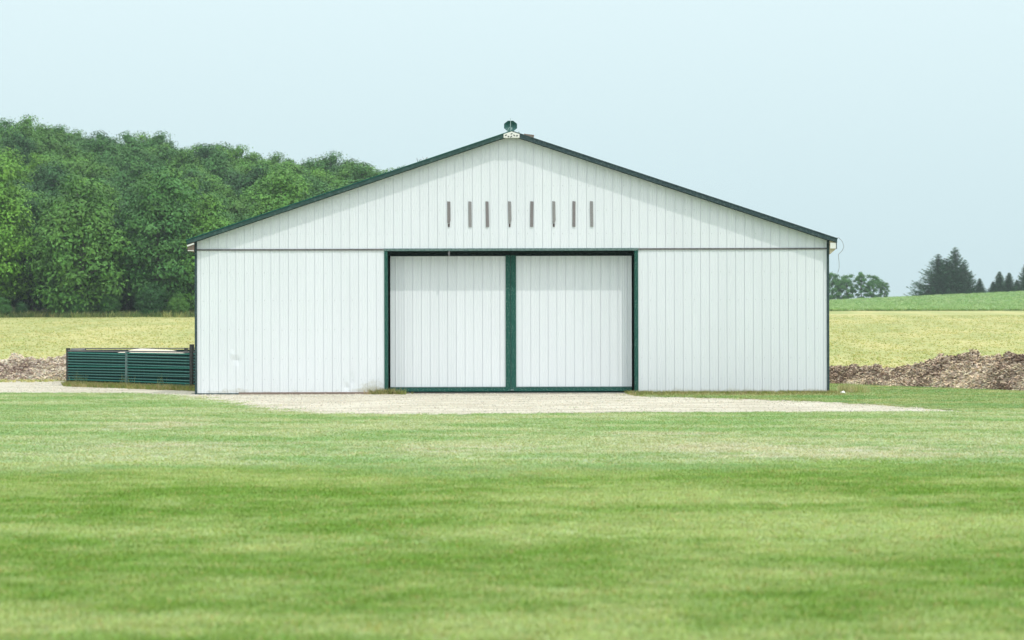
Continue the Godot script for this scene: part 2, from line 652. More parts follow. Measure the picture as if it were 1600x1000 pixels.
	put("eave_end_edge", one_box(Vector3(HALF + 0.203, 4.15, over - 0.028), Vector3(HALF + 0.225, 4.36, over + 0.0)), mats.trim_grey, barn)
	var el := start()
	prism(el, [Vector2(-HALF - 0.21, 4.15), Vector2(-HALF - 0.03, 4.13), Vector2(-HALF - 0.03, 4.395), Vector2(-HALF - 0.21, 4.33)], -DEEP, over - 0.06)
	put("eave_box", done(el), mats.rust_brown, barn)
	put("eave_end", one_box(Vector3(-0.10, -0.022, 0), Vector3(0.11, 0.022, 0.03), Transform3D(Basis(Vector3(0, 0, 1), 0.33), Vector3(-HALF - 0.12, 4.315, over - 0.03))), mats.white_paint, barn)
	put("eave_end", one_box(Vector3(-HALF - 0.20, 4.135, over - 0.055), Vector3(-HALF - 0.03, 4.155, over - 0.02)), mats.white_paint, barn)
	# corner posts and the trim band between lower wall and gable
	put("corner_trim", one_box(Vector3(-HALF - 0.028, 0.0, -0.08), Vector3(-HALF + 0.038, EAVE + 0.0, 0.035)), mats.trim_grey, barn)
	put("corner_trim", one_box(Vector3(HALF - 0.038, 0.0, -0.08), Vector3(HALF + 0.028, EAVE + 0.0, 0.035)), mats.trim_grey, barn)
	put("band_trim", one_box(Vector3(-HALF + 0.04, 4.150, -0.01), Vector3(dl - 0.10, 4.195, 0.032)), mats.trim_brown, barn)
	put("band_trim", one_box(Vector3(dr + 0.11, 4.150, -0.01), Vector3(HALF - 0.04, 4.195, 0.032)), mats.trim_brown, barn)
	put("band_trim", one_box(Vector3(dl - 0.098, 4.130, -0.01), Vector3(dr + 0.108, 4.200, 0.040)), mats.trim_green_grey, barn)
	# weathered board along the foot of the wall beside the doors
	put("foot_board", one_box(Vector3(-7.9, 0.0, -0.02), Vector3(-3.72, 0.055, 0.024)), mats.rust_brown, barn)
	put("foot_board", one_box(Vector3(-9.1, 0.0, -0.02), Vector3(-7.905, 0.028, 0.022)), mats.trim_grey, barn)
	put("foot_board", one_box(Vector3(3.68, 0.0, -0.02), Vector3(9.09, 0.028, 0.022)), mats.trim_grey, barn)
	# door frame: the opening is about 0.4 m deep
	var frame := node("door_frame", barn)
	put("jamb", one_box(Vector3(dl - 0.088, 0.05, -0.52), Vector3(dl, 4.128, 0.030)), mats.paint_green, frame)
	put("jamb", one_box(Vector3(dr, 0.05, -0.52), Vector3(dr + 0.098, 4.128, 0.030)), mats.paint_green, frame)
	put("track_rail", one_box(Vector3(dl + 0.002, head + 0.02, -0.80), Vector3(dr - 0.002, 4.12, -0.72)), mats.trim_grey, frame)
	put("lintel", one_box(Vector3(dl - 0.088, 4.132, -0.50), Vector3(dr + 0.098, 4.19, -0.012)), mats.paint_green, frame)
	put("track_bracket", one_box(Vector3(-1.84, 3.97, 0.005), Vector3(-1.79, 4.128, 0.030)), mats.trim_brown, frame)
	put("sill", one_box(Vector3(dl, 0.0, -0.52), Vector3(dr, 0.012, -0.30)), mats.concrete, frame)
	for s in [0, 1]:
		var door := node("sliding_door", barn)
		var x0 := dl + 0.06 if s == 0 else -0.035
		var x1 := -0.040 if s == 0 else dr - 0.065
		var p0 := x0 if s == 0 else 0.12
		var p1 := -0.185 if s == 0 else x1
		var zf := -0.47
		clad(door, p0, p1, -3.40 if s == 0 else 0.285, 0.16, false, head + 0.012, zf)
		var sx0 := -0.185 if s == 0 else x0
		var sx1 := x1 if s == 0 else 0.12
		put("stile", one_box(Vector3(sx0, 0.06, zf - 0.03), Vector3(sx1, head + 0.03, zf + 0.045)), mats.paint_green, door)
		put("bottom_rail", one_box(Vector3(x0 if s == 0 else 0.12, 0.055, zf - 0.03), Vector3(-0.185 if s == 0 else x1, 0.17, zf + 0.045)), mats.paint_green, door)
		put("rail_lip", one_box(Vector3(x0 if s == 0 else 0.12, 0.172, zf + 0.02), Vector3(-0.185 if s == 0 else x1, 0.19, zf + 0.052)), mats.trim_green_grey, door)
	put("door_seam", one_box(Vector3(-0.036, 0.06, -0.49), Vector3(-0.030, 4.0, -0.420)), mats.dark_mark, frame)
	put("door_latch", one_box(Vector3(-0.045, 0.075, -0.424), Vector3(0.05, 0.125, -0.410)), mats.trim_green_grey, frame)
	# eight narrow weathered slats in the gable
	var spots := [702.0, 735.0, 762.0, 797.0, 831.0, 866.0, 897.0, 925.0]
	for i in 8:
		var x: float = (spots[i] - 800.0) * 0.0185
		var vent := node("gable_vent", barn)
		var b := start()
		var skew := rng.randf_range(-0.012, 0.012)
		var short: bool = i == 0 or i == 3 or i == 5
		var y0 := 4.94 if short else 4.82
		prism(b, [Vector2(x - 0.044, y0), Vector2(x + (0.02 if short else 0.044), y0 - (0.02 if short else 0.0)), Vector2(x + 0.044, y0 + 0.08), Vector2(x + 0.042 + skew, 5.55), Vector2(x - 0.044 + skew, 5.56)], 0.012, 0.032)
		put("slat", done(b), mats.grey_wood if i % 2 == 0 else mats.grey_wood_pale, vent)
		if short:
			put("slot_shade_stub", one_box(Vector3(x - 0.03, 4.82, 0.012), Vector3(x + 0.018, 4.915, 0.026)), mats.slot_shade_brown, vent)  # dark box whose colour stands in for the shaded open slot


func build_roof_dish() -> void:
	var y := 7.51
	var d := base("roof_dish", Vector3(-0.03, y, -0.1), "small dark green octagonal dish with pale struts on the barn ridge", "dish")
	var st := start()
	var r := 0.195
	var c := Vector3(0, 0.235, -0.05)
	var rim := []
	var inner := []
	for k in 8:
		var a := TAU * (k + 0.5) / 8
		rim.append(c + Vector3(cos(a) * r * 1.05, sin(a) * r * 0.86, 0.05))
		inner.append(c + Vector3(cos(a) * r * 0.45, sin(a) * r * 0.4, -0.01))
	for k in 8:
		var k2 := (k + 1) % 8
		quad(st, rim[k], inner[k], inner[k2], rim[k2])
		quad(st, rim[k] - Vector3(0, 0, 0.02), rim[k2] - Vector3(0, 0, 0.02), inner[k2] - Vector3(0, 0, 0.02), inner[k] - Vector3(0, 0, 0.02))
		quad(st, rim[k2], rim[k2] - Vector3(0, 0, 0.02), rim[k] - Vector3(0, 0, 0.02), rim[k])
		quad(st, inner[k], inner[k], c + Vector3(0, 0, -0.015), inner[k2])
	put("dish", done(st), mats.dish_green, d)
	for s in [[[Vector3(0.0, 0.0, 0.03), Vector3(0.0, 0.22, 0.05), Vector3(0, 0.46, 0.0)], 0.009], [[Vector3(-0.12, 0.03, 0.04), Vector3(-0.03, 0.2, 0.06)], 0.010], [[Vector3(0.13, -0.03, 0.04), Vector3(0.25, 0.07, 0.03)], 0.013], [[Vector3(0.25, 0.07, 0.03), Vector3(0.27, -0.08, 0.0)], 0.007], [[Vector3(-0.13, 0.03, 0.03), Vector3(0.02, 0.0, 0.04)], 0.010]]:
		var t := start()
		var radii := []
		for p in s[0]: radii.append(s[1])
		tube(t, s[0], radii, 5)
		put("strut", done(t), mats.pale_metal, d)
	var b := start()
	tube(b, [Vector3(0.03, -0.1, -0.06), Vector3(0.03, 0.2, -0.06)], [0.025, 0.025], 6)
	put("mast", done(b), mats.pale_metal, d)


func build_wire() -> void:
	var st := start()
	var pts := []
	var px := [[1305.0, 373.5], [1309.5, 372.5], [1315.5, 379.0], [1318.0, 387.0], [1315.0, 393.5], [1309.5, 399.0], [1310.5, 409.0], [1311.0, 420.0], [1309.0, 427.0]]
	var cv := Curve3D.new()
	for i in px.size():
		var p := Vector3((px[i][0] - 800.0) * 0.0185, (615.0 - px[i][1]) * 0.0185, 0.2 - 0.02 * i)
		var t := Vector3.ZERO
		if i > 0 and i < px.size() - 1:
			t = Vector3(px[i + 1][0] - px[i - 1][0], px[i - 1][1] - px[i + 1][1], 0) * 0.0185 / 6.0
		cv.add_point(p, -t, t)
	var radii := []
	for k in 33:
		pts.append(cv.sample_baked(cv.get_baked_length() * k / 32.0))
		radii.append(0.008)
	tube(st, pts, radii, 5)
	var w := put("loose_wire", done(st), mats.wire)
	tag(w, "thin loose grey wire dangling from the barn's eave against the sky", "wire")


# ------------------------------------------------------------------ the yard
func build_pen() -> void:
	var sb := SurfaceTool.new()
	sb.begin(Mesh.PRIMITIVE_TRIANGLES)
	tube(sb, [Vector3(0, -0.03, 0), Vector3(0, 0.03, 0.01), Vector3(0.02, 0.09, 0), Vector3(0.01, 0.125, 0)], [0.10, 0.135, 0.09, 0.03], 8)
	var stone := put("pale_stone", done(sb), mats.white_paint)
	stone.scale = Vector3.ONE * 0.6
	stone.position = Vector3(9.45, 0, 0.75)
	tag(stone, "single pale stone in the grass at the barn's corner", "stone")
	var pen := base("slatted_pen", Vector3.ZERO, "low dark green slatted pen beside the barn's corner", "pen")
	var a := Vector3(-15.22, 0, -13.0)
	var b := Vector3(-10.06, 0, -6.0)
	var m := a.lerp(b, 0.5)
	var bays := [[a, m, true], [m, b, true], [b, Vector3(-9.2, 0, -6.05), true], [a, Vector3(-16.8, 0, -25.0), false], [Vector3(-16.8, 0, -25.0), Vector3(-12.8, 0, -25.0), false], [Vector3(-12.8, 0, -25.0), Vector3(-9.2, 0, -25.0), false]]
	for bay in bays:
		var p: Vector3 = bay[0]
		var q: Vector3 = bay[1]
		var l := p.distance_to(q)
		var xf := Transform3D(Basis(Vector3.UP, atan2(-(q - p).z, (q - p).x)), p)
		var front: bool = bay[2]
		var slats := 12 if front else 10
		for i in slats:
			var st := start()
			var y := 0.10 + i * 0.092 + rng.randf_range(-0.006, 0.006)
			var sag := rng.randf_range(-0.03, 0.02)
			var pr := [Vector2(-0.024, 0.0), Vector2(-0.020, 0.030), Vector2(0.000, 0.044), Vector2(0.022, 0.026), Vector2(0.026, 0.0)]
			var t := Transform3D(xf.basis * Basis(Vector3(0, 0, 1), sag / l), xf * Vector3(0.03, y, 0.0))
			for k in pr.size() - 1:
				quad(st, t * Vector3(0, pr[k + 1].x, pr[k + 1].y), t * Vector3(l - 0.06, pr[k + 1].x, pr[k + 1].y), t * Vector3(l - 0.06, pr[k].x, pr[k].y), t * Vector3(0, pr[k].x, pr[k].y))
			quad(st, t * Vector3(0, -0.024, 0), t * Vector3(l - 0.06, -0.024, 0), t * Vector3(l - 0.06, 0.026, 0), t * Vector3(0, 0.026, 0))
			put("slat", done(st), mats.slat_green if (i * 7 + int(l * 10)) % 5 else mats.slat_teal, pen)
		put("gap_shade_board", one_box(Vector3(0.02, 0.04, -0.035), Vector3(l - 0.02, 1.13, -0.012), xf), mats.gap_shade_dark, pen)  # added near-black board, gives the gaps between slats their shade
		put("top_rail", one_box(Vector3(0.0, 1.155, -0.03), Vector3(l, 1.20, 0.035), xf), mats.trim_brown, pen)
	for p in [[a, 1.27], [m, 1.18], [b, 1.42], [Vector3(-16.8, 0, -25), 1.2], [Vector3(-12.8, 0, -25), 1.2]]:
		var v: Vector3 = p[0]
		put("post", one_box(Vector3(-0.05, -0.2, -0.04), Vector3(0.05, p[1], 0.07), Transform3D(Basis(Vector3.UP, 0.9), v)), mats.post_dark if p[1] > 1.19 else mats.trim_green_grey, pen)
	put("pale_plank", one_box(Vector3(0.15, 1.205, -0.08), Vector3(0.62, 1.265, 0.02), Transform3D(Basis(Vector3.UP, 0.6), a)), mats.grey_wood_pale, pen)
	# pale sand heaped inside
	var xs := steps(-16.3, -10.0, 0.25)
	var zs := steps(-23.5, -11.4, 0.3)
	var up := func(x: float, z: float) -> float:
		var q := pow((x + 13.1) / 2.8, 2.0) + pow((z + 17.3) / 5.0, 2.0)
		return 1.23 * maxf(0.0, 1.0 - q) ** 0.7 * (1.0 + 0.05 * rough_noise.get_noise_2d(x * 30.0, z * 30.0)) - 0.02
	var sp := put("sand_pile", sheet(xs, zs, up, func(_x, _z): return Color.WHITE), mats.sand)
	tag(sp, "pale cream sand heaped inside the green slatted pen", "sand pile")


func heap(called: String, label: String, from: Vector3, to: Vector3, tops: Array, half: float, cols: Array) -> void:
	var h := base(called, Vector3.ZERO, label, "heap")
	var along := to - from
	var l := along.length()
	var u := along / l
	var w := Vector3(-u.z, 0, u.x)
	var top := func(s: float) -> float:
		var f := clampf(s, 0.0, 0.9999) * (tops.size() - 1)
		var i := int(f)
		return lerpf(tops[i], tops[i + 1], smoothstep(0.0, 1.0, f - i))
	var lump := func(s: float, t: float) -> float:
		var p := from + u * (s * l) + w * (t * half)
		var k := maxf(0.0, 1.0 - pow(absf(t), 1.7)) * smoothstep(-0.02, 0.05, s) * (1.0 - smoothstep(0.95, 1.02, s))
		var hh: float = top.call(s)
		return hh * k + (rough_noise.get_noise_2d(p.x * 45.0, p.z * 45.0) * 0.36 + rough_noise.get_noise_2d(p.x * 130.0, p.z * 130.0) * 0.16) * sqrt(k) - 0.03
	var st := SurfaceTool.new()
	st.begin(Mesh.PRIMITIVE_TRIANGLES)
	var n := int(l / 0.09)
	var m := int(half * 2.0 / 0.09)
	for i in n + 1:
		for j in m + 1:
			var s := float(i) / n
			var t := 2.0 * j / m - 1.0
			var p := from + u * (s * l) + w * (t * half)
			st.add_vertex(Vector3(p.x, lump.call(s, t), p.z))
	for i in n:
		for j in m:
			var q := i * (m + 1) + j
			for k in [q, q + m + 1, q + m + 2, q, q + m + 2, q + 1]:
				st.add_index(k)
	put("core", done(st), mats.heap_soil, h)
	var where := []
	var tints := []
	for i in int(l * half * 950.0):
		var s := rng.randf()
		var t := rng.randf_range(-1.0, 1.0)
		var p := from + u * (s * l) + w * (t * half)
		var y: float = lump.call(s, t)
		if y < 0.0: continue
		var bs := Basis.from_euler(Vector3(rng.randf_range(-0.7, 0.7), rng.randf() * TAU, rng.randf_range(-0.7, 0.7)))
		bs = bs.scaled_local(Vector3(rng.randf_range(0.35, 1.3), rng.randf_range(0.5, 1.6), rng.randf_range(0.3, 1.0)))
		where.append(Transform3D(bs, Vector3(p.x, y + 0.012, p.z)))
		var pick := clampf(0.5 + 0.9 * patch_noise.get_noise_2d(p.x * 1.3, p.z * 1.3) + rng.randfn() * 0.25, 0.0, 0.999)
		tints.append(vary(cols[int(pick * cols.size())], 0.25))
	var bit := start()
	prism(bit, [Vector2(-0.085, -0.008), Vector2(0.05, -0.013), Vector2(0.09, 0.004), Vector2(0.0, 0.014), Vector2(-0.07, 0.010)], -0.022, 0.022)
	spread("straw", done(bit), mats.straw, where, tints, h)


func in_poly(p: Vector2, poly: PackedVector2Array) -> bool:
	return Geometry2D.is_point_in_polygon(p, poly)


func lawn_tint(x: float, z: float) -> Color:
	var d := away(z)
	var a := patch_noise.get_noise_2d(x * 0.5, z * 0.5)
	var b := patch_noise.get_noise_2d(x * 0.9 + 50.0, z * 1.5)
	var c := patch_noise.get_noise_2d(x * 4.5 - 30.0, z * 6.5)
	# the mown band nearest the camera grows lusher; its edge wanders
	var edge := 31.5 + 1.6 * patch_noise.get_noise_2d(x * 0.6, 7.0) + 3.5 * b + 2.0 * c
	var lush := 1.0 - smoothstep(edge - 1.8, edge + 1.8, d)
	var green := Color(0.295, 0.440, 0.185).lerp(Color(0.205, 0.350, 0.065), lush)
	var dry := Color(0.480, 0.535, 0.320).lerp(Color(0.420, 0.510, 0.215), lush)
	var k := clampf(0.47 + 0.75 * a + 1.0 * b + 0.6 * c + (1.0 - lush) * 0.22 * sin((z - x * 0.4) * 2.0 + 3.0 * a), 0.0, 1.0)
	if lush < 0.5 and d < 44.0: k = clampf(k + 0.06 * smoothstep(46.0, 36.0, d), 0.0, 1.0)
	var out := green.lerp(dry, k)
	# thin worn patches
	if z < 16.0 and x > 3.0:
		out = Color(0.220, 0.370, 0.140).lerp(Color(0.42, 0.45, 0.22), clampf(0.4 + b + 0.4 * c, 0.0, 1.0))
		if z < 3.2 and x < 9.4: out = out.lerp(Color(0.36, 0.33, 0.15), 0.55)
	for w in [[-6.7, 23.6, 0.9, 2.2], [3.2, 33.0, 1.0, 1.6], [5.7, 33.8, 1.5, 1.5], [-0.8, 33.4, 1.3, 1.0], [4.0, 35.6, 2.0, 0.8], [-5.5, 32.0, 1.4, 0.9], [2.6, 28.4, 1.3, 0.8]]:
		var q := pow((x - w[0]) / w[2], 2.0) + pow((z - w[1]) / w[3], 2.0)
		out = out.lerp(Color(0.58, 0.57, 0.42), clampf(exp(-q) * (1.0 + 1.3 * c + 0.8 * b), 0.0, 0.9))
	return out


func build_ground() -> Array:
	# base soil sheet out to the horizon
	var zs := steps(90.0, -60.0, 10.0) + steps(-70.0, -700.0, 15.0) + steps(-720.0, -2600.0, 40.0, 1.25)
	zs.reverse()
	var right := steps(0.0, 200.0, 10.0) + steps(215.0, 2200.0, 40.0, 1.3)
	var xs := []
	for i in range(right.size() - 1, 0, -1): xs.append(-right[i])
	xs += right
	var g := put("ground", sheet(xs, zs, func(x, z): return height(x, z) - 0.03 - 0.004 * maxf(0.0, away(z) - 90.0) * (1.0 if away(z) < 625.0 else 0.3), func(_x, _z): return Color.WHITE), mats.soil)
	g.set_meta("kind", "structure")
	# gravel yard in front of the barn
	var yard := ragged([Vector2(-26, -2.6), Vector2(-15.3, -2.3), Vector2(-11.4, -1.9), Vector2(-9.8, 1.4), Vector2(-7.5, 8.4), Vector2(-5.6, 14.6), Vector2(-4.4, 17.2), Vector2(-1.4, 17.7), Vector2(2.8, 16.9), Vector2(7.1, 16.5), Vector2(10.4, 16.9), Vector2(9.1, 12.6), Vector2(8.0, 9.5), Vector2(6.7, 6.6), Vector2(3.6, 2.7), Vector2(3.4, -1.0), Vector2(-9.3, -1.0), Vector2(-9.6, -5.0), Vector2(-15.4, -13.6), Vector2(-16.2, -20.5), Vector2(-30, -20.5)], 0.55, 0.45)
	var gy := put("gravel_yard", flat(yard, -0.006), mats.gravel)
	gy.set_meta("kind", "structure")
	var track := ragged([Vector2(12.9, 7.2), Vector2(15.0, 5.6), Vector2(20, 4.2), Vector2(26, 4.4), Vector2(26, 6.4), Vector2(19, 6.3), Vector2(15.5, 7.2)], 0.4, 0.4)
	var gt := put("gravel_track", flat(track, 0.006), mats.gravel)
	gt.set_meta("kind", "structure")
	# lawn
	var front := ragged([Vector2(-26, -2.2), Vector2(-15.3, -1.9), Vector2(-11.4, -1.6), Vector2(-9.6, 1.7), Vector2(-7.3, 8.7), Vector2(-5.5, 14.9), Vector2(-4.3, 17.5), Vector2(-1.4, 18.0), Vector2(2.8, 17.2), Vector2(7.1, 16.8), Vector2(10.5, 17.1), Vector2(9.3, 12.4), Vector2(8.2, 9.3), Vector2(6.8, 6.3), Vector2(3.8, 2.5), Vector2(3.7, 0.2), Vector2(9.3, 0.2), Vector2(9.4, -18.0), Vector2(40, -18.0), Vector2(40, 62), Vector2(-26, 62)], 0.3, 0.45)
	var lw := put("lawn", flat(front, -0.001, true), mats.turf)
	lw.set_meta("kind", "structure")
	# hay stubble and the green crop on the rise
	var hay_tint := func(x: float, z: float) -> Color:
		var k := 0.5 + 0.8 * patch_noise.get_noise_2d(x * 0.5, z * 0.12) + 0.5 * patch_noise.get_noise_2d(x * 0.12 - 9.0, z * 0.05) + 0.25 * patch_noise.get_noise_2d((x + z * 0.45) * 1.2, (z - x * 0.2) * 0.08)
		# swaths left by the mower run up the field
		k += 0.22 * sin((x + 0.10 * z) * 0.95 + 2.0 * patch_noise.get_noise_2d(x * 0.1, z * 0.05)) * smoothstep(0.0, 20.0, x)
		return Color(0.66, 0.74, 0.58).lerp(Color(1.0, 0.93, 0.86), clampf(k, 0.0, 1.0))
	var hx := steps(-170.0, 190.0, 1.6)
	var hz := steps(-283.0, -20.0, 2.0)
	var hf := put("hay_field", sheet(hx, hz, height, hay_tint), mats.hay)
	hf.set_meta("kind", "structure")
	var crop_tint := func(x: float, z: float) -> Color:
		var k := 0.5 + 0.9 * patch_noise.get_noise_2d(x * 0.2, z * 0.06) + 0.9 * patch_noise.get_noise_2d(x * 0.7, z * 0.15)
		return Color(0.70, 0.80, 0.75).lerp(Color(1.2, 1.02, 0.95), clampf(k, 0.0, 1.0))
	var cf := put("crop_field", sheet(steps(5.0, 260.0, 3.0), steps(-560.0, -281.0, 3.0), func(x, z): return height(x, z) + 0.10, crop_tint), mats.crop)
	cf.set_meta("kind", "structure")
	return [front, yard, track]


func build_grass(front: PackedVector2Array, track: PackedVector2Array) -> void:
	var near := tuft(13, 0.085, 0.040, 0.0080, 2.4)
	var far := tuft(12, 0.12, 0.038, 0.013, 2.4)
	var places := [[], []]
	var cols := [[], []]
	# closest strip densest; the spread follows the lawn, wider than the view
	for strip in [[61.0, 50.0, 380.0, 0], [50.0, 38.0, 230.0, 0], [38.0, 16.0, 100.0, 1], [16.0, -18.0, 80.0, 1]]:
		var z0: float = strip[1]
		var z1: float = strip[0]
		var half := away(z0) * 0.225 + 4.2
		var count := int((z1 - z0) * half * 2.0 * strip[2])
		for i in count:
			var z := rng.randf_range(z0, z1)
			var x := rng.randf_range(-half, half)
			if absf(x) > away(z) * 0.225 + 4.2: continue
			if z < 19.0:
				var soft := Vector2(x, z) + Vector2(rng.randfn(), rng.randfn()) * 0.42
				if not in_poly(soft, front) or in_poly(Vector2(x, z), track): continue
			if z < 0.1 and x > 3.0 and x < 9.2: continue
			if z < 3.0 and absf(x) < 8.0 and rng.randf() < 0.4: continue
			var s := rng.randf_range(0.7, 1.25)
			if z < 9.0 and x > 3.0: s *= 1.3
			places[strip[3]].append(Transform3D(Basis(Vector3.UP, rng.randf() * TAU).scaled(Vector3(s, s * rng.randf_range(0.7, 1.2), s)), Vector3(x, 0.0, z)))
			var c := lawn_tint(x, z)
			if rng.randf() < 0.09: c = c.lerp(Color(0.50, 0.40, 0.20), 0.6)
			cols[strip[3]].append(vary(c, 0.24))
	print("lawn tufts ", places[0].size(), " + ", places[1].size())
	tag(spread("lawn_grass", near, mats.blade, places[0], cols[0]), "short mown green grass of the lawn nearest the viewer", "grass")
	tag(spread("lawn_grass", far, mats.blade, places[1], cols[1]), "paler mown grass of the lawn up to the gravel yard", "grass")


func scatter(called: String, label: String, category: String, mesh: Mesh, count: int, pick: Callable, cols: Array, size: Vector2, mat: Material) -> void:
	var where := []
	var tints := []
	for i in count:
		var p = pick.call()
		if p == null: continue
		var s := rng.randf_range(size.x, size.y)
		where.append(Transform3D(Basis(Vector3.UP, rng.randf() * TAU).scaled(Vector3(s, s, s)), p))
		tints.append(vary(cols[rng.randi() % cols.size()], 0.22))
	tag(spread(called, mesh, mat, where, tints), label, category)


func build_weeds(yard: PackedVector2Array) -> void:
	var weed := tuft(14, 0.10, 0.16, 0.012, 1.3)
	var dry := [Color(0.36, 0.31, 0.15), Color(0.26, 0.27, 0.09), Color(0.42, 0.36, 0.20), Color(0.20, 0.26, 0.07)]
	scatter("pen_weeds", "dry yellow-brown weeds along the foot of the green pen", "weeds", weed, 1900, func():
		var t := rng.randf()
		var off := rng.randf() * rng.randf() * 2.8
		var p := Vector3(-15.3, 0, -13.1).lerp(Vector3(-9.5, 0, -5.6), t) + Vector3(0.15, 0, 0.9) * (0.1 + off)
		return p, dry, Vector2(0.5, 1.25), mats.blade)
	scatter("wall_weeds", "dry olive weeds along the barn wall beyond the doors", "weeds", weed, 900, func():
		return Vector3(rng.randf_range(3.3, 9.3), 0, 0.08 + rng.randf() * rng.randf() * 2.4), dry, Vector2(0.3, 0.8), mats.blade)
	scatter("post_weeds", "tuft of yellow weeds at the foot of the left door post", "weeds", weed, 90, func():
		return Vector3(-3.62 + rng.randfn() * 0.28, 0, 0.10 + absf(rng.randfn()) * 0.18), dry, Vector2(0.5, 1.3), mats.blade)
	scatter("corner_weeds", "tall dry weeds at the barn's corner beside the mulch heap", "weeds", tuft(10, 0.12, 0.42, 0.014, 1.0), 60, func():
		return Vector3(9.5 + absf(rng.randfn()) * 0.25, 0, 0.05 + rng.randfn() * 0.35), [Color(0.58, 0.54, 0.32), Color(0.40, 0.44, 0.19), Color(0.5, 0.44, 0.24)], Vector2(0.35, 0.85), mats.blade)
	# a few tall stalks before the slats
	scatter("pen_stalks", "tall thin pale stalks standing before the pen's slats", "weeds", tuft(5, 0.2, 0.55, 0.014, 0.8), 46, func():
		var t: float = [0.06, 0.1, 0.13, 0.42, 0.45, 0.5, 0.75][rng.randi() % 7] + rng.randfn() * 0.012
		return Vector3(-15.22, 0, -13.0).lerp(Vector3(-10.06, 0, -6.0), t) + Vector3(0.16, 0, 0.22), [Color(0.34, 0.36, 0.2), Color(0.22, 0.3, 0.14)], Vector2(0.45, 1.1), mats.blade)
	# loose stones on the yard
	var st := start()
	tube(st, [Vector3(0, -0.006, 0), Vector3(0.002, 0.008, 0), Vector3(0, 0.017, 0.001)], [0.013, 0.019, 0.008], 5)
	scatter("loose_gravel", "loose pale limestone gravel on the yard before the barn", "gravel", done(st), 26000, func():
		var p := Vector2(rng.randf_range(-17.0, 10.4), rng.randf_range(-20.0, 18.0))
		if p.y < -2.5 and p.x > -12.0: return null
		return Vector3(p.x, -0.004, p.y) if in_poly(p, yard) else null, [Color(0.62, 0.57, 0.48), Color(0.70, 0.65, 0.56), Color(0.48, 0.43, 0.36), Color(0.66, 0.60, 0.49)], Vector2(0.35, 1.0), mats.stone)
	# stubble wisps on the nearer hay field
	scatter("hay_stubble", "yellow-green stubble standing on the mown hay field", "stubble", tuft(9, 0.22, 0.10, 0.03, 2.4), 42000, func():
		var d := 88.0 + 205.0 * pow(rng.randf(), 1.15)
		var z := EYE_BACK - d
		var x := rng.randf_range(-0.24, 0.24) * d
		if absf(x) < 7.0 * d / 70.0: return null
		if x < 0.0 and x > -17.0 and z > -26.0: return null
		return Vector3(x, height(x, z), z), [Color(0.50, 0.47, 0.20), Color(0.37, 0.41, 0.15), Color(0.57, 0.52, 0.27), Color(0.44, 0.45, 0.18)], Vector2(0.5, 1.2), mats.blade)
	scatter("crop_plants", "leafy green crop plants covering the rise below the spruces", "crop", tuft(10, 0.35, 0.30, 0.09, 2.0), 17000, func():
		var d := 350.0 + (260.0 * rng.randf() if rng.randf() < 0.86 else 6.0 * rng.randf() * rng.randf())
		var z := EYE_BACK - d
		var x := rng.randf_range(0.100, 0.250) * d
		return Vector3(x, height(x, z) + 0.05, z), [Color(0.28, 0.44, 0.18), Color(0.36, 0.50, 0.24), Color(0.21, 0.36, 0.13), Color(0.44, 0.54, 0.29)], Vector2(0.6, 1.2), mats.blade)
	scatter("wood_edge_grass", "rank dark green grass along the foot of the wood", "grass", tuft(16, 0.5, 0.9, 0.06, 0.9), 2600, func():
		var x := rng.randf_range(-78.0, -22.0)
		var z := EYE_BACK - lerpf(289.5, 283.5 - 5.0 * patch_noise.get_noise_2d(x * 0.35, 2.0), rng.randf() * rng.randf())
		return Vector3(x, height(x, z), z), [Color(0.13, 0.20, 0.06), Color(0.22, 0.27, 0.09), Color(0.10, 0.15, 0.05), Color(0.32, 0.33, 0.13)], Vector2(0.35, 1.0), mats.blade)


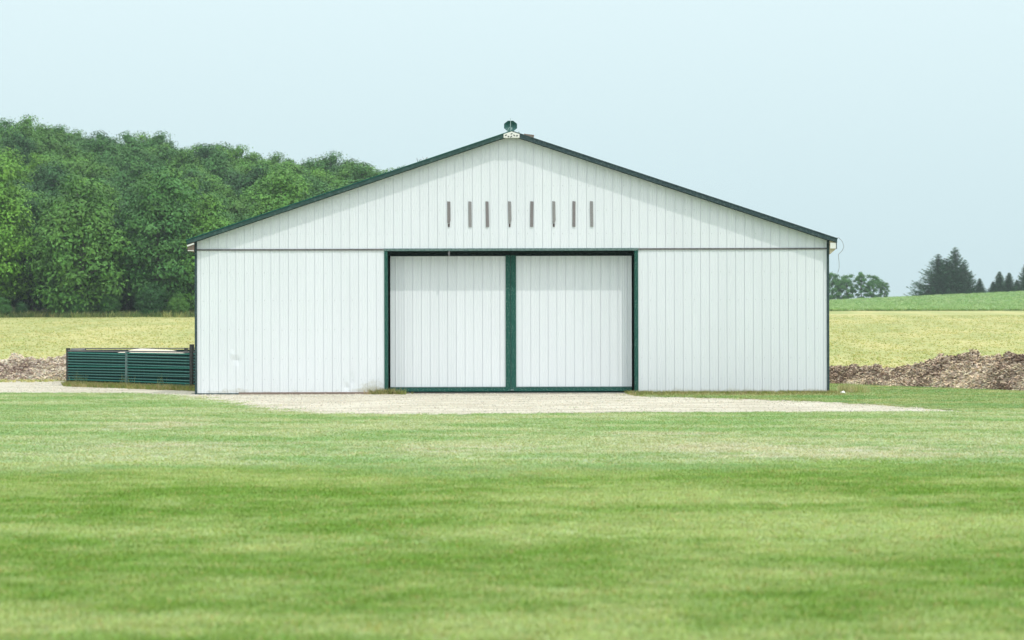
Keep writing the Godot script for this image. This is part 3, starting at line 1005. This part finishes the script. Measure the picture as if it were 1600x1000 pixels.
func build_trees() -> void:
	var deep := Color(0.135, 0.340, 0.080)
	var kinds := [
		broadleaf(15.5, 9.5, -0.6, 100, 165, 0.38, deep),
		broadleaf(17.0, 9.0, -0.4, 104, 165, 0.38, deep),
		broadleaf(14.0, 10.0, -0.8, 96, 170, 0.38, deep),
		broadleaf(16.0, 8.2, 0.0, 92, 160, 0.36, deep),
		broadleaf(13.0, 8.0, -0.6, 88, 160, 0.36, deep),
	]
	var hues := []  # species tints, spread widened to paint in shade missing between crowns
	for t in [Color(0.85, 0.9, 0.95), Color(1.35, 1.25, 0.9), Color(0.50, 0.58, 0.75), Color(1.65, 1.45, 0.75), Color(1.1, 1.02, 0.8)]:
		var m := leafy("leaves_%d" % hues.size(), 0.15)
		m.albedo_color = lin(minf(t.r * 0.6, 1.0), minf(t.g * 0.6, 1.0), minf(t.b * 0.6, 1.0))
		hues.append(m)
	# the wood's front row, one by one: picture column, distance, kind, size, hue, label
	var front := [
		[-22.0, 293.0, 1, 1.22, 3, "tall bright yellow-green tree at the wood's edge by the frame's left"],
		[52.0, 299.0, 3, 0.98, 2, "dark narrow tree between the bright tree and the round-crowned one"],
		[126.0, 291.0, 2, 1.24, 4, "round mid-green tree at the wood's edge with its trunk showing"],
		[196.0, 298.0, 0, 0.94, 2, "dark-tinted tree just right of the round-crowned tree"],
		[250.0, 292.0, 1, 1.08, 0, "dense green tree at the wood's edge just left of the barn"],
		[318.0, 294.0, 0, 1.0, 1, "leafy tree at the wood's edge half behind the barn's left corner"],
		[-92.0, 300.0, 0, 1.1, 0, "green tree at the wood's edge cut off by the frame's left side"],
	]
	for f in front:
		var d: float = f[1]
		var x: float = (f[0] - 800.0) / 3784.0 * d
		var z := EYE_BACK - d
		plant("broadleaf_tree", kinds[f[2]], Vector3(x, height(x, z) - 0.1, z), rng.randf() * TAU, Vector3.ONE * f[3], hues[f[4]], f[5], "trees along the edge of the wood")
	var d := 303.0
	var row := 0
	while d < 486.0:
		var px := -70.0 + (33.0 if row % 2 else 0.0)
		while px < 740.0:
			var dd := d + rng.randf_range(-3.0, 3.0)
			var x := (px + rng.randf_range(-14.0, 14.0) - 800.0) / 3784.0 * dd
			var z := EYE_BACK - dd
			# where the barn's roof hides the crown, plant nothing
			var top := height(x, z) + 15.0
			var seen_y := 520.0 - (top - EYE_HEIGHT) / dd * 3784.0
			var roof_line := 206.0 + absf(px - 799.0) * 0.3333
			if px < 350.0 or seen_y < roof_line + 22.0:
				var pick := rng.randi() % 5
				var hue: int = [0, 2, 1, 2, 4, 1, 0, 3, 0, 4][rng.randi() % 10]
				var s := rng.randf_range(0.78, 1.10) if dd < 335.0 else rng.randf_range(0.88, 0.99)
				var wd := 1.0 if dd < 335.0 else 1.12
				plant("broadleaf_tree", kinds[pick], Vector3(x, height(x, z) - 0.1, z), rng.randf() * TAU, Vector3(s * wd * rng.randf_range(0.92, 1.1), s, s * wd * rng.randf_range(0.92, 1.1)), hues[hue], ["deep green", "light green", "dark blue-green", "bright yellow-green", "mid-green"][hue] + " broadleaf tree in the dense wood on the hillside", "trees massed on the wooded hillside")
			px += (8.0 if d < 330.0 else 6.8 if d < 440.0 else 5.4) / dd * 3784.0
		d += 9.3
		row += 1
	print("wood trees ", used.get("broadleaf_tree", 0) + 1)
	# low shrubs closing the wood's foot
	for i in 7:
		var sd := rng.randf_range(286.5, 289.5)
		var spx := -15.0 + i * 50.0 + rng.randf_range(-22.0, 22.0)
		var x := (spx - 800.0) / 3784.0 * sd
		var z := EYE_BACK - sd
		var s := rng.randf_range(0.16, 0.30)
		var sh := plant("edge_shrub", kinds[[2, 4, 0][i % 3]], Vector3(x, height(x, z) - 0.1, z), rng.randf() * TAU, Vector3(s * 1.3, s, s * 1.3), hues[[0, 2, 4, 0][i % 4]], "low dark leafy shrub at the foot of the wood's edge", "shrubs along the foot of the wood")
		sh.set_meta("category", "shrub")
	var wf := put("woodland_floor", sheet(steps(-170.0, 30.0, 5.0), steps(-440.0, -218.0, 5.0), func(x, z): return height(x, z) + 0.03, func(_x, _z): return Color.WHITE), mats.litter)
	wf.set_meta("kind", "structure")
	# dead branches showing over the roof
	var st := start()
	var roots := [[Vector3(0, 0, 0), Vector3(0, 9, 0), Vector3(0.2, 12.5, 0)]]
	tube(st, roots[0], [0.2, 0.14, 0.08], 5)
	for i in 16:
		var y := rng.randf_range(8.0, 12.4)
		var a := rng.randf() * TAU
		var l := rng.randf_range(1.6, 3.4)
		var p := Vector3(0.1, y, 0)
		var q := p + Vector3(cos(a) * l * 0.7, l * 0.7, sin(a) * l * 0.7)
		tube(st, [p, p.lerp(q, 0.5) + Vector3(0, -0.12, 0), q], [0.11, 0.08, 0.055], 4)
		for k in 3:
			var f := p.lerp(q, rng.randf_range(0.35, 0.9))
			tube(st, [f, f + Vector3(rng.randf_range(-0.8, 0.8), rng.randf_range(0.3, 0.9), rng.randf_range(-0.8, 0.8))], [0.055, 0.04], 3)
	var dd := 440.0
	var dx := (645.0 - 800.0) / 3784.0 * dd
	var dead := base("dead_tree", Vector3(dx, height(dx, EYE_BACK - dd) - 0.2, EYE_BACK - dd), "bare dead tree whose grey twigs show above the barn roof", "tree")
	var want := EYE_HEIGHT + (520.0 - 242.0) / 3784.0 * dd
	dead.scale = Vector3.ONE * ((want - dead.position.y) / 15.0)
	put("trunk", done(st), mats.dead_wood, dead)
	# beyond the rise: an open clump of trees, then spruces
	var open := [broadleaf(7.6, 6.2, 0.2, 34, 170, 0.34, Color(0.085, 0.200, 0.060), 0.4), broadleaf(8.4, 4.8, 0.3, 32, 170, 0.34, Color(0.085, 0.200, 0.060), 0.4)]
	for f in [[1301.0, 421.0, 0, "small tree of the far clump nearest the barn's corner"], [1322.0, 424.0, 0, "second small tree from the barn in the far clump"], [1345.0, 420.0, 1, "tallest narrow tree in the far clump on the rise"], [1366.0, 425.0, 0, "round tree near the open end of the far clump"], [1382.0, 437.0, 1, "lowest end tree of the far clump, next to open sky"]]:
		var fd := 628.0
		var x: float = (f[0] - 800.0) / 3784.0 * fd
		var z := EYE_BACK - fd
		var y := height(x, z) - 0.2
		var s: float = (EYE_HEIGHT + (520.0 - f[1]) / 3784.0 * fd - y) / (7.9 if f[2] == 0 else 8.7)
		plant("far_tree", open[f[2]], Vector3(x, y, z), rng.randf() * TAU, Vector3(s * 0.9, s, s * 0.9), mats.far_leaf, f[3], "trees in the far clump on the rise")
	var firs := [conifer(13.0, 9.6, Color(0.060, 0.155, 0.070), 0.28), conifer(11.0, 9.0, Color(0.060, 0.155, 0.070), 0.4), conifer(7.0, 4.0, Color(0.060, 0.155, 0.070), 0.35)]
	for f in [[1493.0, 386.0, 0, 1.30, "tallest dark spruce on the rise, with its broad pointed crown"], [1466.0, 397.0, 1, 1.5, "ragged spruce leaning into the tallest one on its barn side"], [1479.0, 404.0, 0, 1.6, "low dense spruce filling the gap between the tall pair"], [1506.0, 411.0, 0, 1.45, "lower spruce hugging the tallest one on its far side"], [1531.0, 436.0, 2, 1.35, "smallest lone spruce beside the tall pair"], [1562.0, 425.0, 2, 1.25, "slender spruce with a thin top in the small group of three"], [1577.0, 427.0, 2, 1.3, "pointed spruce in the middle of the small group of three"], [1552.0, 441.0, 2, 1.5, "low bushy spruce at the near end of the small group"], [1589.0, 439.0, 2, 1.3, "low spruce beside the tree at the frame's edge"], [1602.0, 413.0, 1, 0.95, "dark spruce cut off by the frame's right edge"]]:
		var fd := 620.0
		var x: float = (f[0] - 800.0) / 3784.0 * fd
		var z := EYE_BACK - fd
		var y := height(x, z) - 0.2
		var s: float = (EYE_HEIGHT + (520.0 - f[1]) / 3784.0 * fd - y) / [13.0, 11.0, 7.0][f[2]]
		plant("spruce_tree", firs[f[2]], Vector3(x, y, z), rng.randf() * TAU, Vector3(s * f[3], s, s * f[3]), mats.needle, f[4], "spruces on the rise")


func build_materials() -> void:
	var steel := plain("steel", Color.WHITE, 0.42)
	steel.albedo_texture = wall_texture()
	steel.metallic_specular = 0.4
	plain("steel_plain", lin(0.76, 0.79, 0.77), 0.45)
	plain("screw", lin(0.42, 0.44, 0.45), 0.5)
	noisy("concrete", [[0.0, 0.30, 0.29, 0.27], [1.0, 0.42, 0.41, 0.38]], Vector3.ONE * 0.5)
	noisy("roof_green", [[0.0, 0.018, 0.085, 0.070], [0.7, 0.030, 0.120, 0.098], [1.0, 0.06, 0.16, 0.14]], Vector3.ONE * 0.8, 0.45)
	noisy("trim_grey", [[0.0, 0.032, 0.055, 0.062], [0.6, 0.055, 0.085, 0.092], [1.0, 0.12, 0.16, 0.16]], Vector3.ONE * 0.9, 0.5)
	noisy("trim_green", [[0.0, 0.018, 0.052, 0.048], [0.6, 0.028, 0.074, 0.068], [1.0, 0.09, 0.14, 0.13]], Vector3.ONE * 0.5, 0.75)
	noisy("trim_brown", [[0.0, 0.075, 0.075, 0.085], [1.0, 0.20, 0.185, 0.19]], Vector3.ONE * 0.8, 0.6)
	noisy("trim_green_grey", [[0.0, 0.05, 0.11, 0.105], [1.0, 0.19, 0.25, 0.24]], Vector3.ONE * 0.8, 0.6)
	noisy("paint_green", [[0.0, 0.010, 0.066, 0.052], [0.45, 0.016, 0.090, 0.070], [0.72, 0.035, 0.112, 0.094], [0.80, 0.20, 0.27, 0.25], [1.0, 0.4, 0.45, 0.42]], Vector3(1.6, 0.9, 1.6), 0.5, 5, 0.03)
	noisy("slat_green", [[0.0, 0.03, 0.13, 0.115], [0.6, 0.075, 0.20, 0.18], [1.0, 0.22, 0.33, 0.30]], Vector3(0.6, 3.0, 0.6), 0.5, 4, 0.03)
	noisy("slat_teal", [[0.0, 0.02, 0.14, 0.12], [0.6, 0.05, 0.22, 0.18], [1.0, 0.2, 0.32, 0.28]], Vector3(0.6, 3.0, 0.6), 0.5, 4, 0.03)
	noisy("gap_shade_dark", [[0.0, 0.006, 0.020, 0.022], [1.0, 0.016, 0.05, 0.048]], Vector3.ONE)  # near-black tone painted in for the shade between pen slats
	noisy("post_dark", [[0.0, 0.025, 0.028, 0.028], [1.0, 0.075, 0.075, 0.07]], Vector3.ONE)
	noisy("rust_brown", [[0.0, 0.16, 0.11, 0.09], [1.0, 0.34, 0.27, 0.23]], Vector3(2.0, 4.0, 2.0))
	noisy("slot_shade_brown", [[0.0, 0.06, 0.045, 0.05], [1.0, 0.12, 0.09, 0.09]], Vector3(2.0, 4.0, 2.0))  # dark brown painted in for shade inside the gable slots
	noisy("grey_wood", [[0.0, 0.13, 0.115, 0.12], [0.6, 0.23, 0.21, 0.215], [1.0, 0.36, 0.34, 0.34]], Vector3(5.0, 1.2, 5.0), 0.9, 4, 0.03)
	noisy("grey_wood_pale", [[0.0, 0.16, 0.155, 0.16], [0.6, 0.28, 0.27, 0.275], [1.0, 0.48, 0.47, 0.46]], Vector3(5.0, 1.2, 5.0), 0.9, 4, 0.03)
	for k in ["paint_green", "trim_grey", "roof_green", "slat_green", "slat_teal", "gap_shade_dark"]:
		mats[k].roughness = 0.75
		mats[k].metallic_specular = 0.18
	plain("white_paint", lin(0.78, 0.77, 0.73), 0.6)
	noisy("tan_soffit", [[0.0, 0.36, 0.31, 0.20], [1.0, 0.56, 0.50, 0.36]], Vector3.ONE)
	plain("dark_mark", lin(0.035, 0.04, 0.045), 0.7)
	plain("dish_green", lin(0.025, 0.115, 0.105), 0.5)
	plain("pale_metal", lin(0.38, 0.48, 0.47), 0.4)
	plain("wire", lin(0.34, 0.35, 0.38), 0.6)
	noisy("sand", [[0.0, 0.60, 0.52, 0.41], [1.0, 0.76, 0.69, 0.57]], Vector3.ONE * 0.6, 0.95, 5, 0.02, 2.0)
	noisy("soil", [[0.0, 0.16, 0.15, 0.07], [1.0, 0.26, 0.25, 0.12]], Vector3.ONE * 0.3)
	noisy("gravel", [[0.0, 0.50, 0.45, 0.36], [0.42, 0.64, 0.59, 0.485], [1.0, 0.73, 0.68, 0.57]], Vector3.ONE * 0.9, 0.95, 5, 0.045, 1.5, 1024)
	var turf := plain("turf", Color.WHITE, 0.95)
	turf.texture_repeat = false
	var tw := 480
	var th := 960
	var tb := PackedByteArray()
	tb.resize(tw * th * 3)
	for j in th:
		for i in tw:
			var c := (lawn_tint(-20.0 + 40.0 * (i + 0.5) / tw, -18.0 + 80.0 * (j + 0.5) / th) * (0.55 + 0.3 * rng.randf())).linear_to_srgb()
			var o := (j * tw + i) * 3
			tb[o] = int(clampf(c.r, 0, 1) * 255.0)
			tb[o + 1] = int(clampf(c.g, 0, 1) * 255.0)
			tb[o + 2] = int(clampf(c.b, 0, 1) * 255.0)
	turf.albedo_texture = ImageTexture.create_from_image(Image.create_from_data(tw, th, false, Image.FORMAT_RGB8, tb))
	coarse(mats.gravel, Color(0.80, 0.78, 0.74), Color(1, 1, 1), Vector3(0.05, 0.05, 0.09), 31)
	var hay := noisy("hay", [[0.0, 0.33, 0.36, 0.13], [0.5, 0.47, 0.46, 0.20], [1.0, 0.60, 0.56, 0.30]], Vector3(0.10, 0.1, 0.06), 0.95, 5, 0.02, 6.0, 1024, 3)
	hay.vertex_color_use_as_albedo = true
	var crop := noisy("crop", [[0.0, 0.08, 0.17, 0.05], [0.5, 0.15, 0.27, 0.085], [1.0, 0.25, 0.36, 0.14]], Vector3(0.03, 0.03, 0.012), 0.9, 5, 0.02, 8.0, 1024, 4)
	crop.vertex_color_use_as_albedo = true
	noisy("heap_soil", [[0.0, 0.15, 0.11, 0.085], [0.6, 0.32, 0.25, 0.19], [1.0, 0.48, 0.40, 0.31]], Vector3.ONE * 0.9, 0.95, 5, 0.03, 3.0)
	noisy("litter", [[0.0, 0.035, 0.04, 0.018], [1.0, 0.09, 0.085, 0.045]], Vector3.ONE * 0.2)
	noisy("bark", [[0.0, 0.06, 0.055, 0.045], [1.0, 0.17, 0.155, 0.13]], Vector3(1.0, 0.3, 1.0))
	plain("dead_wood", lin(0.30, 0.29, 0.28), 0.9)
	leafy("blade", 0.8, 0.6)
	leafy("far_leaf", 0.5)
	leafy("needle", 0.3)
	var straw := plain("straw", Color.WHITE, 0.9)
	straw.vertex_color_use_as_albedo = true
	var stone := plain("stone", Color.WHITE, 0.9)
	stone.vertex_color_use_as_albedo = true


func _ready() -> void:
	# camera
	var cam := Camera3D.new()
	cam.name = "camera"
	add_child(cam)
	cam.position = Vector3(0.0, EYE_HEIGHT, EYE_BACK)
	cam.rotation_degrees = Vector3(0.303, 0.0, -0.13)
	cam.fov = 15.055
	cam.near = 0.5
	cam.far = 6000.0
	cam.current = true
	var lens := CameraAttributesPhysical.new()
	lens.frustum_focal_length = 85.0
	lens.frustum_focus_distance = 70.0
	lens.exposure_aperture = 2.4
	cam.attributes = lens
	cam.fov = 15.055
	# sky, haze, exposure
	var sky := ProceduralSkyMaterial.new()
	sky.sky_horizon_color = lin(0.685, 0.885, 0.935)
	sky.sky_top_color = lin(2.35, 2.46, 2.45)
	sky.sky_curve = 0.85
	sky.ground_horizon_color = lin(0.5, 0.58, 0.5)
	sky.ground_bottom_color = lin(0.25, 0.3, 0.18)
	sky.sun_angle_max = 1.0
	var env := Environment.new()
	env.background_mode = Environment.BG_SKY
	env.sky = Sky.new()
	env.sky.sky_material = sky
	env.tonemap_mode = Environment.TONE_MAPPER_LINEAR
	env.tonemap_exposure = 0.90
	env.fog_enabled = true
	env.fog_density = 0.00017
	env.fog_light_color = Color(0.93, 0.98, 1.0)
	env.sdfgi_enabled = true
	env.ssao_enabled = true
	env.ssil_enabled = true
	var we := WorldEnvironment.new()
	we.name = "environment"
	we.environment = env
	add_child(we)
	# sun: high, before the barn and a little to its right
	var sun := DirectionalLight3D.new()
	sun.name = "sun"
	add_child(sun)
	sun.look_at_from_position(Vector3.ZERO, Vector3(-0.72, -2.25, -1.0), Vector3.UP)
	sun.light_energy = 0.60
	sun.light_color = Color(1.0, 0.985, 0.96)
	sun.light_angular_distance = 0.6
	sun.shadow_enabled = true

	rng.seed = 20240
	rough_noise.seed = 11
	rough_noise.frequency = 0.02
	patch_noise.seed = 23
	patch_noise.frequency = 0.25
	patch_noise.fractal_octaves = 3
	build_materials()
	var parts := build_ground()
	build_barn()
	build_trees()
	build_roof_dish()
	build_wire()
	build_pen()
	heap("mulch_heap", "long brown-grey heap of rotted straw mulch behind the grass", Vector3(10.4, 0, -17.0), Vector3(17.2, 0, -0.6), [0.44, 0.48, 0.38, 0.46, 0.36, 0.60, 0.84, 0.99, 0.92, 0.9, 0.8, 0.6], 1.7, [Color(0.16, 0.105, 0.075), Color(0.33, 0.25, 0.18), Color(0.52, 0.405, 0.29), Color(0.46, 0.385, 0.30), Color(0.68, 0.56, 0.41)])
	heap("mulch_heap", "pale tan straw mulch heap behind the slatted pen", Vector3(-27.0, 0, -22.0), Vector3(-15.2, 0, -22.6), [0.8, 0.9, 0.85, 0.95, 0.86, 0.80, 0.88, 0.7], 1.6, [Color(0.26, 0.18, 0.15), Color(0.48, 0.39, 0.31), Color(0.58, 0.49, 0.38), Color(0.54, 0.47, 0.40), Color(0.70, 0.60, 0.46)])
	build_grass(parts[0], parts[2])
	build_weeds(parts[1])
